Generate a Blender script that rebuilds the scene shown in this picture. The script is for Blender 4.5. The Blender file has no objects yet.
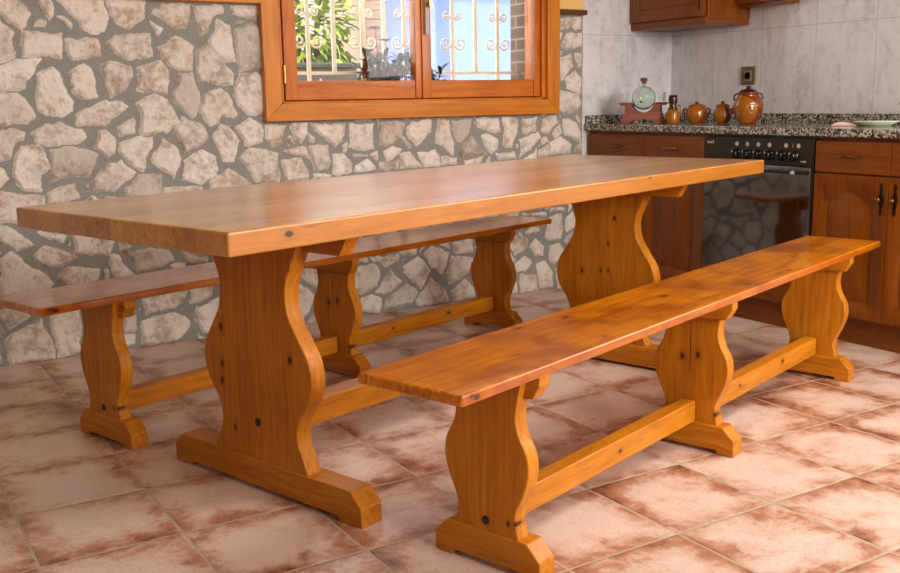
import bpy, bmesh, math, random
import numpy as np
from mathutils import Vector, Matrix, noise as mnoise
PI = math.pi
C = bpy.context.scene.collection

# ------------------------------------------------------------------ camera, world, lights, exposure
W, K = 4.3465, 4.1978            # stone wall plane y, tiled kitchen wall plane x
FX = 3.548                      # worktop front edge
cam_d = bpy.data.cameras.new('camera'); cam_d.sensor_width = 36.0; cam_d.lens = 998.8 / 900 * 36
cam_d.clip_start = 0.05
cam = bpy.data.objects.new('camera', cam_d); C.objects.link(cam)
_y, _p, _r = 0.55071, 0.18621, -0.017823
fw0 = Vector((math.sin(_y), math.cos(_y), 0)); rt = Vector((math.cos(_y), -math.sin(_y), 0)); up = Vector((0, 0, 1))
fw = fw0 * math.cos(_p) - up * math.sin(_p); u1 = fw0 * math.sin(_p) + up * math.cos(_p)
r2 = rt * math.cos(_r) + u1 * math.sin(_r); u2 = -rt * math.sin(_r) + u1 * math.cos(_r)
mw = Matrix.Identity(4)
for i in range(3):
    mw[i][0] = r2[i]; mw[i][1] = u2[i]; mw[i][2] = -fw[i]
mw[2][3] = 1.05055
cam.matrix_world = mw
bpy.context.scene.camera = cam

wd = bpy.data.worlds.new('sky'); bpy.context.scene.world = wd; wd.use_nodes = True
bg = wd.node_tree.nodes['Background']; bg.inputs[0].default_value = (0.90, 0.93, 1.0, 1); bg.inputs[1].default_value = 4.4

def area(name, loc, target, size, size_y, power, col):
    d = bpy.data.lights.new(name, 'AREA'); d.shape = 'RECTANGLE'; d.size = size; d.size_y = size_y
    d.energy = power; d.color = col
    o = bpy.data.objects.new(name, d); C.objects.link(o); o.location = loc
    o.rotation_euler = (Vector(target) - Vector(loc)).to_track_quat('-Z', 'Y').to_euler()
    return o
area('front_key_light', (2.3, -2.0, 1.9), (2.5, 4.3, 1.2), 1.5, 1.1, 136, (1.0, 0.965, 0.935))  # added key light behind the viewer; the wall there has no window
kl = area('kitchen_ceiling_light', (3.1, 0.9, 2.5), (3.1, 0.9, 0), 1.8, .4, 40, (1.0, 0.95, 0.88)); kl.rotation_euler = (0, 0, 0)
area('added_side_light', (4.16, 1.25, 1.62), (0, 1.25, 1.2), 1.3, .9, 24, (1.0, 0.96, 0.9))  # unseen lamp added on the right wall to brighten the bench edge
area('left_fill_light', (-1.8, -1.0, 2.0), (1.3, 3.2, 0.7), 1.4, 1.2, 17, (1.0, 0.9, 0.76))
sun_d = bpy.data.lights.new('sun', 'SUN'); sun_d.energy = 3.0; sun_d.angle = 0.02; sun_d.color = (1, .95, .86)
sun = bpy.data.objects.new('sun', sun_d); C.objects.link(sun)
sun.rotation_euler = Vector((0.35, 0.75, -0.9)).to_track_quat('-Z', 'Y').to_euler()
vs = bpy.context.scene.view_settings
vs.view_transform = 'Standard'; vs.look = 'None'; vs.gamma = 1; vs.use_curve_mapping = False
vs.exposure = 0.42

# ------------------------------------------------------------------ helpers
def lin(r, g, b):
    f = lambda c: (c / 12.92 if c <= .04045 else ((c + .055) / 1.055) ** 2.4)
    return (f(r / 255), f(g / 255), f(b / 255), 1)

class MB:
    def __init__(s): s.v = []; s.f = []; s.mi = []; s.cur = 0
    def add(s, vs, fs):
        o = len(s.v); s.v += [tuple(v) for v in vs]
        for f in fs: s.f.append([o + i for i in f]); s.mi.append(s.cur)
    def m(s, i): s.cur = i; return s
    def box(s, x0, x1, y0, y1, z0, z1):
        s.add([(x, y, z) for x in (x0, x1) for y in (y0, y1) for z in (z0, z1)],
              [(0, 1, 3, 2), (4, 6, 7, 5), (0, 4, 5, 1), (2, 3, 7, 6), (0, 2, 6, 4), (1, 5, 7, 3)]); return s
    def prism(s, pts, a0, a1, axis='X'):
        # pts: (p, q) polygon; axis X -> (a, p, q), Y -> (p, a, q), Z -> (p, q, a)
        mk = {'X': lambda p, q, a: (a, p, q), 'Y': lambda p, q, a: (p, a, q), 'Z': lambda p, q, a: (p, q, a)}[axis]
        n = len(pts)
        s.add([mk(p, q, a0) for p, q in pts] + [mk(p, q, a1) for p, q in pts],
              [list(range(n))[::-1], list(range(n, 2 * n))] + [(i, (i + 1) % n, n + (i + 1) % n, n + i) for i in range(n)]); return s
    def lathe(s, prof, n=32, c=(0, 0, 0), M=None):
        vs = []; fs = []
        for r, z in prof:
            for k in range(n):
                a = 2 * PI * k / n; v = Vector((r * math.cos(a), r * math.sin(a), z))
                if M: v = M @ v
                vs.append(v + Vector(c))
        for i in range(len(prof) - 1):
            for k in range(n):
                fs.append((i * n + k, i * n + (k + 1) % n, (i + 1) * n + (k + 1) % n, (i + 1) * n + k))
        if prof[0][0] > 1e-5: fs.append(list(range(n))[::-1])
        if prof[-1][0] > 1e-5: fs.append([(len(prof) - 1) * n + k for k in range(n)])
        s.add(vs, fs); return s
    def tube(s, pts, r, n=8, flat=1.0):
        pts = [Vector(p) for p in pts]; vs = []; fs = []
        prev = None
        for i, p in enumerate(pts):
            t = (pts[min(i + 1, len(pts) - 1)] - pts[max(i - 1, 0)]).normalized()
            if prev is None:
                a = Vector((0, 0, 1)) if abs(t.z) < .9 else Vector((0, 1, 0))
                a = (a - t * a.dot(t)).normalized()
            else: a = (prev - t * prev.dot(t)).normalized()
            prev = a; b = t.cross(a)
            rr = r[i] if isinstance(r, (list, tuple)) else r
            for k in range(n):
                w = 2 * PI * k / n; vs.append(p + a * rr * math.cos(w) + b * rr * flat * math.sin(w))
        for i in range(len(pts) - 1):
            for k in range(n):
                fs.append((i * n + k, i * n + (k + 1) % n, (i + 1) * n + (k + 1) % n, (i + 1) * n + k))
        fs.append(list(range(n))[::-1]); fs.append([(len(pts) - 1) * n + k for k in range(n)])
        s.add(vs, fs); return s
    def build(s, name, mats, parent=None, bevel=0, seg=2, smooth=False, loc=None, rz=None):
        me = bpy.data.meshes.new(name); me.from_pydata(s.v, [], s.f)
        mats = mats if isinstance(mats, (list, tuple)) else [mats]
        for m in mats: me.materials.append(m)
        if len(mats) > 1: me.polygons.foreach_set('material_index', s.mi)
        bm = bmesh.new(); bm.from_mesh(me)
        bmesh.ops.recalc_face_normals(bm, faces=bm.faces[:])
        bm.to_mesh(me); bm.free()
        if smooth: me.polygons.foreach_set('use_smooth', [True] * len(me.polygons))
        o = bpy.data.objects.new(name, me); C.objects.link(o)
        if parent: o.parent = parent
        if loc: o.location = loc
        if rz is not None: o.rotation_euler = (0, 0, rz)
        if bevel:
            b = o.modifiers.new('bevel', 'BEVEL'); b.width = bevel; b.segments = seg; b.limit_method = 'ANGLE'; b.angle_limit = math.radians(28)
            b.harden_normals = False
        if smooth == 'auto' or bevel:
            me.polygons.foreach_set('use_smooth', [True] * len(me.polygons))
            me.set_sharp_from_angle(angle=math.radians(50)) if not bevel else None
            if bevel:
                w = o.modifiers.new('normals', 'WEIGHTED_NORMAL'); w.keep_sharp = True
        return o

def thing(name, label, cat, loc=(0, 0, 0), rz=0, group=None):
    o = bpy.data.objects.new(name, None); C.objects.link(o); o.empty_display_size = .1
    o.location = loc; o.rotation_euler = (0, 0, rz); o['label'] = label; o['category'] = cat
    if group: o['group'] = group
    return o
def tag(o, label, cat, group=None, kind=None):
    o['label'] = label; o['category'] = cat
    if group: o['group'] = group
    if kind: o['kind'] = kind
    return o
def struct(o, label=None, cat=None):
    o['kind'] = 'structure'
    if label: o['label'] = label
    if cat: o['category'] = cat
    return o

# ------------------------------------------------------------------ materials
class NT:
    def __init__(s, name):
        s.m = bpy.data.materials.new(name); s.m.use_nodes = True; s.t = s.m.node_tree; s.n = s.t.nodes
        s.b = s.n['Principled BSDF']
    def new(s, typ, **kw):
        n = s.n.new(typ)
        for k, v in kw.items(): setattr(n, k, v)
        return n
    def link(s, a, b): s.t.links.new(a, b)
    def val(s, x, inp):
        if isinstance(x, (int, float, tuple, list)): inp.default_value = x
        else: s.link(x, inp)
    def math(s, op, a, b=0.0, c=None, clamp=False):
        n = s.new('ShaderNodeMath', operation=op); n.use_clamp = clamp
        s.val(a, n.inputs[0]); s.val(b, n.inputs[1])
        if c is not None: s.val(c, n.inputs[2])
        return n.outputs[0]
    def vmath(s, op, a, b=(0, 0, 0)):
        n = s.new('ShaderNodeVectorMath', operation=op); s.val(a, n.inputs[0]); s.val(b, n.inputs[1])
        return n.outputs[1] if op in ('LENGTH', 'DISTANCE') else n.outputs[0]
    def mix(s, fac, a, b, mode='MIX'):
        n = s.new('ShaderNodeMix', data_type='RGBA', blend_type=mode)
        s.val(fac, n.inputs[0]); s.val(a, n.inputs[6]); s.val(b, n.inputs[7]); return n.outputs[2]
    def noise(s, vec, scale, detail=4, rough=.55, dist=0.0):
        n = s.new('ShaderNodeTexNoise'); s.val(vec, n.inputs['Vector']); n.inputs['Scale'].default_value = scale
        n.inputs['Detail'].default_value = detail; n.inputs['Roughness'].default_value = rough; n.inputs['Distortion'].default_value = dist
        return n.outputs['Fac']
    def ramp(s, fac, stops, interp='LINEAR'):
        n = s.new('ShaderNodeValToRGB'); cr = n.color_ramp; cr.interpolation = interp
        while len(cr.elements) < len(stops): cr.elements.new(.5)
        for e, (p, c) in zip(cr.elements, stops): e.position = p; e.color = c if len(c) == 4 else (*c, 1)
        s.link(fac, n.inputs[0]); return n.outputs[0]
    def smooth(s, x, a, b, lo=0.0, hi=1.0):
        n = s.new('ShaderNodeMapRange', interpolation_type='SMOOTHSTEP')
        s.val(x, n.inputs[0]); n.inputs[1].default_value = a; n.inputs[2].default_value = b
        n.inputs[3].default_value = lo; n.inputs[4].default_value = hi; return n.outputs[0]
    def coord(s, kind='Object'):
        return s.new('ShaderNodeTexCoord').outputs[kind]
    def bump(s, h, strength=.3, dist=.01):
        n = s.new('ShaderNodeBump'); n.inputs['Strength'].default_value = strength; n.inputs['Distance'].default_value = dist
        s.link(h, n.inputs['Height']); s.link(n.outputs[0], s.b.inputs['Normal'])
    def set(s, color=None, rough=None, metal=None, coat=None, coat_rough=None, spec=None, trans=None, ior=None):
        for k, v in (('Base Color', color), ('Roughness', rough), ('Metallic', metal), ('Coat Weight', coat), ('Coat Roughness', coat_rough),
                     ('Specular IOR Level', spec), ('Transmission Weight', trans), ('IOR', ior)):
            if v is not None: s.val(v, s.b.inputs[k])
        return s.m

def wood(name, dark, mid, light, axis='X', rough=.3, coat=.35, knots=(), plank=None, blot=.35, knotty=.0, cracks=(), gscale=1.0, fleck=.25):
    t = NT(name); co = t.coord()
    sep = t.new('ShaderNodeSeparateXYZ'); t.link(co, sep.inputs[0])
    ax = {'X': 0, 'Y': 1, 'Z': 2}[axis]
    oi = t.new('ShaderNodeObjectInfo').outputs['Random']
    others = [i for i in range(3) if i != ax]
    off = t.math('MULTIPLY', oi, 7.3)
    comp = [None] * 3
    pk = None
    if plank:
        q = t.math('DIVIDE', sep.outputs[plank[0]], plank[1]); fl = t.math('FLOOR', q)
        wn = t.new('ShaderNodeTexWhiteNoise', noise_dimensions='1D'); t.link(fl, wn.inputs['W']); pk = wn.outputs['Value']
        fr = t.math('FRACT', q); seam = t.math('MINIMUM', fr, t.math('SUBTRACT', 1.0, fr))
        off = t.math('ADD', off, t.math('MULTIPLY', pk, 11.0))
    # grain warps gently across its length
    warp = t.noise(co, 2.6 * gscale, 2)
    wv = t.math('MULTIPLY', t.math('SUBTRACT', warp, .5), .045)
    comp[ax] = t.math('MULTIPLY', t.math('ADD', sep.outputs[ax], off), .055)
    for i in others: comp[i] = t.math('ADD', t.math('ADD', sep.outputs[i], wv), off)
    cb = t.new('ShaderNodeCombineXYZ')
    for i in range(3): t.link(comp[i], cb.inputs[i])
    v = cb.outputs[0]
    n1 = t.noise(v, 75 * gscale, 5, .7)        # streaks
    n2 = t.noise(v, 9 * gscale, 3, .5)         # broad growth bands
    rings = t.math('FRACT', t.math('MULTIPLY', n2, 9.0))
    rings = t.math('POWER', rings, 3.0)
    g = t.math('ADD', t.math('MULTIPLY', n1, .62), t.math('MULTIPLY', n2, .3))
    g = t.math('SUBTRACT', g, t.math('MULTIPLY', rings, .07))
    if pk is not None: g = t.math('ADD', g, t.math('MULTIPLY', t.math('SUBTRACT', pk, .5), .16))
    col = t.ramp(g, [(.26, dark), (.46, mid), (.66, light)])
    bl = t.noise(co, 5.0, 4, .6)
    col = t.mix(t.math('MULTIPLY', t.smooth(bl, .42, .72), blot), col, dark)
    if fleck:
        fs_ = [22.0, 22.0, 22.0]; fs_[ax] = 3.2
        fv = t.vmath('MULTIPLY', t.vmath('ADD', co, (5.3, 2.1, 1.9)), tuple(fs_))
        fn = t.noise(fv, 1.6, 6, .72)
        col = t.mix(t.smooth(fn, .56, .72, 0, fleck), col, (dark[0] * .45, dark[1] * .4, dark[2] * .3, 1))
    if pk is not None:
        col = t.mix(t.smooth(seam, .0, .018, .55, 0), col, dark)
    kd = (dark[0] * .10, dark[1] * .08, dark[2] * .10, 1)
    for (kx, ky, kz, kr) in knots:
        d = t.vmath('SUBTRACT', co, (kx, ky, kz)); sc = [1, 1, 1]; sc[ax] = .62; sc[0] = .1 if ax == 2 else sc[0]
        d = t.vmath('MULTIPLY', d, tuple(sc)); L = t.vmath('LENGTH', d)
        L = t.math('ADD', L, t.math('MULTIPLY', t.math('SUBTRACT', n1, .5), kr * .5))
        col = t.mix(t.smooth(L, kr * 1.0, kr * 2.6, .55, 0), col, dark)
        col = t.mix(t.smooth(L, kr * .55, kr * 1.1, .93, 0), col, kd)
    for (kx, ky, kz, lx, ly, lz) in cracks:      # slim dark checks, half extents
        d = t.vmath('DIVIDE', t.vmath('SUBTRACT', co, (kx, ky, kz)), (lx, ly, lz)); L = t.vmath('LENGTH', d)
        col = t.mix(t.smooth(L, .6, 1.1, .9, 0), col, kd)
    if knotty:
        vv = t.new('ShaderNodeTexVoronoi'); sc = [7.0, 7.0, 7.0]; sc[ax] = 3.0
        t.link(t.vmath('MULTIPLY', t.vmath('ADD', co, (3.1, 1.7, .4)), tuple(sc)), vv.inputs['Vector']); vv.inputs['Scale'].default_value = 1
        s2 = t.new('ShaderNodeSeparateColor'); t.link(vv.outputs['Color'], s2.inputs[0])
        on = t.math('GREATER_THAN', s2.outputs[0], 1 - knotty)
        col = t.mix(t.math('MULTIPLY', on, t.smooth(vv.outputs['Distance'], .03, .11, .8, 0)), col, kd)
    t.bump(t.math('ADD', n1, t.math('MULTIPLY', n2, .4)), .05, .004)
    return t.set(color=col, rough=t.math('ADD', rough, t.math('MULTIPLY', n1, .12)), coat=coat, coat_rough=.2 if coat > .9 else .12, spec=.5 if coat > .9 else .25)

WD, WM, WL = lin(146, 80, 8), lin(184, 112, 16), lin(204, 136, 38)
TD, TM, TL = lin(160, 94, 26), lin(202, 138, 54), lin(222, 166, 86)
BD, BM_, BL = lin(140, 60, 1), lin(208, 120, 5), lin(240, 166, 40)
m_top = wood('tabletop pine', TD, TM, TL, 'X', .26, 1.0, plank=(1, .112), blot=.5, fleck=.9,
    knots=[(.158, 0, .772, .009), (.46, .651, .792, .006), (.092, .466, .792, .005), (.232, .283, .792, .006), (.161, .072, .792, .006), (1.68, 0, .784, .004), (1.05, .3, .792, .006), (.8, .55, .792, .004)])
m_leg = wood('varnished pine upright grain', WD, WM, WL, 'Z', .38, .12, blot=.2,
    knots=[(.39, .593, .443, .009), (.39, .597, .338, .008), (.39, .602, .29, .008), (.39, .306, .393, .008), (.39, .555, .163, .006),
           (2.105, .406, .581, .007), (2.105, .433, .479, .006), (2.105, .554, .36, .008), (2.105, .466, .369, .006), (2.105, .431, .372, .006),
           (.246, .080, .118, .0045), (.246, .060, .121, .004), (1.23, .06, .116, .006), (1.2, .12, .29, .009), (1.2, .17, .28, .010)], cracks=[(1.23, .144, .31, .06, .0022, .10)])
m_foot = wood('varnished pine cross grain', WD, WM, WL, 'Y', .38, .12, blot=.2)
m_rail = wood('varnished pine rail', WD, WM, WL, 'X', .36, .12, blot=.2, knots=[(1.9, .12, .13, .008), (1.55, .12, .125, .006), (.8, .12, .12, .006)])
m_seat = wood('bench seat pine', BD, BM_, BL, 'X', .26, .7, blot=.9, plank=(1, .145), fleck=.85,
    knots=[(.531, .254, .488, .008), (.703, .229, .488, .009), (1.095, .156, .488, .010), (1.703, .035, .488, .007), (1.4, .04, .488, .006), (.03, 0, .481, .006), (.045, 0, .476, .007), (.583, .038, .488, .005)])
m_cab = wood('cabinet wood', lin(96, 46, 4), lin(128, 66, 8), lin(146, 82, 16), 'Z', .34, .25, blot=.15, gscale=1.4)
m_cabh = wood('cabinet wood level grain', lin(96, 46, 4), lin(128, 66, 8), lin(146, 82, 16), 'Y', .34, .25, blot=.15, gscale=1.4)
m_win = wood('window wood', lin(160, 76, 8), lin(202, 110, 16), lin(222, 134, 30), 'X', .3, .3, blot=.3, gscale=.8)
m_winv = wood('window wood upright', lin(160, 76, 8), lin(202, 110, 16), lin(222, 134, 30), 'Z', .3, .3, blot=.3, gscale=.8)
m_case = wood('window casing wood', lin(176, 92, 18), lin(208, 126, 34), lin(224, 150, 56), 'X', .3, .3, blot=.3, gscale=.6)
m_casev = wood('window casing wood upright', lin(176, 92, 18), lin(208, 126, 34), lin(224, 150, 56), 'Z', .3, .3, blot=.3, gscale=.6)
m_strip = wood('dark trim wood', lin(72, 42, 18), lin(100, 60, 26), lin(120, 76, 36), 'X', .4, .1)
m_stand = wood('reddish stand wood', lin(110, 60, 48), lin(150, 92, 74), lin(170, 112, 92), 'X', .5, .1)

def plain(name, col, rough=.5, metal=0, coat=0, bump=0, bscale=60, var=.08):
    t = NT(name); co = t.coord(); n = t.noise(co, bscale, 4)
    c2 = tuple(c * (1 - var * 2) for c in col[:3]) + (1,)
    c = t.mix(n, col, c2)
    if bump: t.bump(n, bump, .004)
    return t.set(color=c, rough=rough, metal=metal, coat=coat)
m_dark = plain('bolt cap black', lin(30, 22, 18), .4)
m_plaster = plain('cream orange plaster', lin(236, 190, 120), .9, bump=.2, bscale=90, var=.03)
m_white = plain('white plaster', lin(226, 220, 210), .9, bump=.15, bscale=80, var=.02)
m_room = plain('ochre grey plaster', lin(150, 140, 126), .9, bump=.15, bscale=80, var=.02)
m_brass = plain('aged brass', lin(150, 118, 70), .32, 1.0, bscale=120, var=.25)
m_brassb = plain('polished brass', lin(214, 176, 110), .25, 1.0, bscale=120, var=.1)
m_bronze = plain('dark bronze', lin(70, 52, 34), .38, .9, bscale=150, var=.3)
m_black = plain('black enamel', lin(16, 14, 13), .16, 0, .5)
m_blackp = plain('black plastic', lin(12, 12, 12), .22)
m_panel = plain('dark brown oven panel', lin(52, 44, 32), .3, .4, bscale=200)
m_markw = plain('pale print', lin(196, 192, 190), .6)
m_markr = plain('red print', lin(140, 40, 30), .6)
m_marky = plain('amber print', lin(170, 110, 30), .6)
m_iron = plain('cream painted iron', lin(240, 226, 196), .5, bump=.1)
m_cork = plain('cork', lin(130, 78, 48), .85, bump=.4, bscale=200, var=.25)
m_white_dish = plain('pale green glazed dish', lin(214, 226, 196), .2, coat=.4, var=.03)
m_dish_in = plain('white glazed rim', lin(238, 240, 226), .25, coat=.4, var=.02)
m_cloth = plain('pale pink cloth', lin(226, 192, 172), .9, bump=.4, bscale=300, var=.06)
m_jug = plain('dark brown glaze', lin(52, 28, 14), .18, 0, .5)

def oven_glass():
    t = NT('smoked oven glass')
    return t.set(color=lin(10, 10, 9), rough=.06, coat=1.0, coat_rough=.03, spec=1.0)
m_oglass = oven_glass(); m_oglass.node_tree.nodes['Principled BSDF'].inputs['IOR'].default_value = 1.8

def pane():
    t = NT('window glass'); t.n.remove(t.b)
    tr = t.new('ShaderNodeBsdfTransparent'); tr.inputs[0].default_value = (.97, .985, .98, 1)
    gl = t.new('ShaderNodeBsdfGlossy'); gl.inputs['Roughness'].default_value = .02
    fr = t.new('ShaderNodeFresnel'); fr.inputs[0].default_value = 1.28
    mx = t.new('ShaderNodeMixShader'); t.link(fr.outputs[0], mx.inputs[0]); t.link(tr.outputs[0], mx.inputs[1]); t.link(gl.outputs[0], mx.inputs[2])
    t.link(mx.outputs[0], t.n['Material Output'].inputs[0]); return t.m
m_pane = pane()
def clear_glass(name, col):
    t = NT(name); return t.set(color=col, rough=.02, trans=1.0, ior=1.45)
m_flask = clear_glass('greenish flask glass', (.86, .96, .9, 1))
m_clear = clear_glass('clear drinking glass', (.95, .98, .97, 1))

def pot_mat():
    # two-tone glaze: amber slip dipped over reddish brown
    t = NT('two tone amber and brown glaze'); co = t.coord()
    sep = t.new('ShaderNodeSeparateXYZ'); t.link(co, sep.inputs[0])
    n = t.noise(co, 26, 3)
    side = t.math('ADD', t.math('MULTIPLY', sep.outputs[0], -.93), t.math('MULTIPLY', sep.outputs[1], -.10))
    zz = t.math('SUBTRACT', sep.outputs[2], .055); zz = t.math('MULTIPLY', t.math('MULTIPLY', zz, zz), 5.0)
    side = t.math('SUBTRACT', side, zz); side = t.math('ADD', side, t.math('MULTIPLY', t.math('SUBTRACT', n, .5), .02))
    f = t.smooth(side, .013, .019)
    a = t.mix(n, lin(178, 108, 16), lin(132, 68, 8)); b = t.mix(n, lin(150, 62, 18), lin(92, 34, 10))
    return t.set(color=t.mix(f, b, a), rough=.14, coat=.6, coat_rough=.05)
m_pot = pot_mat()
m_amber = plain('amber glaze', lin(176, 100, 18), .15, 0, .6, var=.18, bscale=30)

def granite():
    t = NT('speckled granite'); co = t.coord()
    v = t.new('ShaderNodeTexVoronoi'); v.inputs['Scale'].default_value = 125; t.link(co, v.inputs['Vector'])
    s2 = t.new('ShaderNodeSeparateColor'); t.link(v.outputs['Color'], s2.inputs[0])
    n = t.noise(co, 55, 4, .7)
    f = t.math('ADD', t.math('MULTIPLY', s2.outputs[0], .6), t.math('MULTIPLY', n, .5))
    c = t.ramp(f, [(.30, lin(30, 30, 26)), (.46, lin(76, 74, 64)), (.58, lin(132, 126, 110)), (.76, lin(190, 184, 168))])
    return t.set(color=c, rough=.12, coat=.4, coat_rough=.05)
m_granite = granite()

def floor_mat():
    tx, ty, px, py = .6444, 3.0230, .33626, .34249
    t = NT('terracotta floor tiles'); co = t.coord(); sep = t.new('ShaderNodeSeparateXYZ'); t.link(co, sep.inputs[0])
    qx = t.math('DIVIDE', t.math('SUBTRACT', sep.outputs[0], tx), px); qy = t.math('DIVIDE', t.math('SUBTRACT', sep.outputs[1], ty), py)
    def edge(q, p):
        f = t.math('FRACT', q); return t.math('MULTIPLY', t.math('MINIMUM', f, t.math('SUBTRACT', 1.0, f)), p)
    e = t.math('MINIMUM', edge(qx, px), edge(qy, py))
    wob = t.noise(co, 60, 3); e = t.math('ADD', e, t.math('MULTIPLY', t.math('SUBTRACT', wob, .5), .0022))
    cb = t.new('ShaderNodeCombineXYZ'); t.link(t.math('FLOOR', qx), cb.inputs[0]); t.link(t.math('FLOOR', qy), cb.inputs[1])
    wn = t.new('ShaderNodeTexWhiteNoise', noise_dimensions='3D'); t.link(cb.outputs[0], wn.inputs['Vector'])
    so = t.vmath('ADD', co, t.vmath('MULTIPLY', wn.outputs['Color'], (9, 9, 9)))
    n1 = t.noise(so, 5.2, 6, .62, .6); n2 = t.noise(so, 17, 8, .74, .4); n3 = t.noise(t.vmath('MULTIPLY', co, (1, 2.2, 1)), 95, 5, .7)
    near = t.smooth(e, .004, .10, .15, 0.0)             # darker firing towards a tile's rim
    f = t.math('ADD', t.math('ADD', t.math('MULTIPLY', n1, .62), t.math('MULTIPLY', n2, .42)), near)
    f = t.math('ADD', f, t.math('MULTIPLY', t.math('SUBTRACT', wn.outputs['Value'], .5), .05))
    c = t.ramp(f, [(.50, lin(224, 198, 182)), (.60, lin(212, 178, 158)), (.68, lin(182, 130, 102)), (.80, lin(112, 58, 32))])
    c = t.mix(t.smooth(n3, .45, .75, 0, .42), c, lin(128, 76, 50))
    g = t.smooth(e, .0024, .0040, 1, 0)
    gc = t.mix(t.noise(co, 3, 3), lin(150, 132, 106), lin(202, 186, 160))
    c = t.mix(g, c, gc)
    h = t.math('ADD', t.math('MULTIPLY', t.smooth(e, .002, .008), 1.0), t.math('MULTIPLY', n2, .35))
    h = t.math('ADD', h, t.math('MULTIPLY', n3, .12))
    t.bump(h, .35, .004)
    r = t.math('ADD', t.math('MULTIPLY', n2, .3), t.math('ADD', .22, t.math('MULTIPLY', g, .4)))
    return t.set(color=c, rough=r, coat=.12, coat_rough=.2)
m_floor = floor_mat()

def stone_mat():
    t = NT('fieldstone and mortar'); co = t.coord()
    at = t.new('ShaderNodeAttribute', attribute_name='stone'); s2 = t.new('ShaderNodeSeparateColor'); t.link(at.outputs['Color'], s2.inputs[0])
    mask, rnd, rnd2 = s2.outputs[0], s2.outputs[1], s2.outputs[2]
    n1 = t.noise(t.vmath('ADD', co, t.vmath('MULTIPLY', at.outputs['Color'], (0, 5, 5))), 9, 6, .66, .3); n2 = t.noise(co, 38, 6, .7); n3 = t.noise(co, 170, 3)
    base = t.ramp(rnd, [(0, lin(196, 182, 166)), (.14, lin(226, 213, 200)), (.7, lin(236, 222, 208)), (1, lin(240, 230, 220))])
    stain = t.mix(rnd2, lin(168, 128, 88), lin(148, 132, 114))
    f = t.smooth(t.math('ADD', t.math('MULTIPLY', n1, .7), t.math('MULTIPLY', n2, .4)), .50, .70, 0, .75)
    c = t.mix(f, base, stain)
    c = t.mix(t.smooth(t.math('ADD', t.math('MULTIPLY', n2, .6), t.math('MULTIPLY', n3, .5)), .62, .78, 0, .55), c, lin(110, 92, 74))
    mo = t.mix(n2, lin(166, 162, 154), lin(140, 138, 130)); mo = t.mix(t.math('MULTIPLY', n3, .3), mo, lin(112, 110, 102))
    c = t.mix(t.smooth(mask, .35, .65), mo, c)
    t.bump(t.math('ADD', t.math('MULTIPLY', n2, 1.0), t.math('MULTIPLY', n3, .35)), .8, .014)
    return t.set(color=c, rough=.88, spec=.25)
m_stone = stone_mat()

def ktile(name, u):
    # marbled pale lilac-grey wall tiles 0.336 x 0.44
    t = NT(name); co = t.coord(); sep = t.new('ShaderNodeSeparateXYZ'); t.link(co, sep.inputs[0])
    o = 3.689 if u == 1 else 3.86
    def edge(x, o, p):
        f = t.math('FRACT', t.math('DIVIDE', t.math('SUBTRACT', x, o), p)); return t.math('MULTIPLY', t.math('MINIMUM', f, t.math('SUBTRACT', 1.0, f)), p)
    e = t.math('MINIMUM', edge(sep.outputs[u], o, .3375), edge(sep.outputs[2], 1.3765, .44))
    n1 = t.noise(t.vmath('MULTIPLY', co, (1.6, 1.6, .8)), 9, 7, .7, .5); n2 = t.noise(co, 30, 5, .65, .4)
    f = t.math('ADD', t.math('MULTIPLY', n1, .7), t.math('MULTIPLY', n2, .35))
    c = t.ramp(f, [(.38, lin(226, 221, 221)), (.54, lin(215, 210, 211)), (.64, lin(194, 190, 194)), (.78, lin(160, 158, 168))])
    c = t.mix(t.smooth(e, .0010, .0024, .6, 0), c, lin(150, 146, 148))
    t.bump(t.smooth(e, .001, .004), .3, .002)
    return t.set(color=c, rough=.22, coat=.2, coat_rough=.1)
m_ktile_x = ktile('marbled wall tile left', 0); m_ktile_y = ktile('marbled wall tile right', 1)

def brick():
    t = NT('brown brick reveal'); co = t.coord()
    sep = t.new('ShaderNodeSeparateXYZ'); t.link(co, sep.inputs[0]); cb = t.new('ShaderNodeCombineXYZ')
    t.link(t.math('ADD', sep.outputs[0], sep.outputs[1]), cb.inputs[0]); t.link(sep.outputs[2], cb.inputs[1])
    b = t.new('ShaderNodeTexBrick'); t.link(cb.outputs[0], b.inputs['Vector'])
    b.inputs['Color1'].default_value = lin(120, 92, 72); b.inputs['Color2'].default_value = lin(96, 74, 60); b.inputs['Mortar'].default_value = lin(140, 128, 112)
    b.inputs['Scale'].default_value = 1; b.inputs['Brick Width'].default_value = .24; b.inputs['Row Height'].default_value = .062; b.inputs['Mortar Size'].default_value = .005
    return t.set(color=b.outputs['Color'], rough=.9)
m_brick = brick()

# ------------------------------------------------------------------ the setting
FL = MB().box(-2.3, K, -2.4, W + .05, -.06, 0)
struct(FL.build('floor', m_floor), 'mottled terracotta and pink square tile floor with pale grout', 'floor')
struct(MB().box(-2.3, K, -2.4, W, 2.6, 2.68).build('ceiling', m_room), 'plain ochre ceiling', 'ceiling')
struct(MB().box(-2.45, -2.3, -2.4, W, 0, 2.6).build('wall_left', m_room), 'plain ochre plaster wall on the left', 'wall')
struct(MB().box(-2.45, K + .15, -2.55, -2.4, 0, 2.6).build('wall_front', m_room), 'plain ochre plaster wall behind the viewer', 'wall')
struct(MB().box(K, K + .15, -2.4, W + .3, 0, 2.6).build('wall_right', m_ktile_y), 'marbled lilac grey tiled kitchen wall', 'wall')

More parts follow.
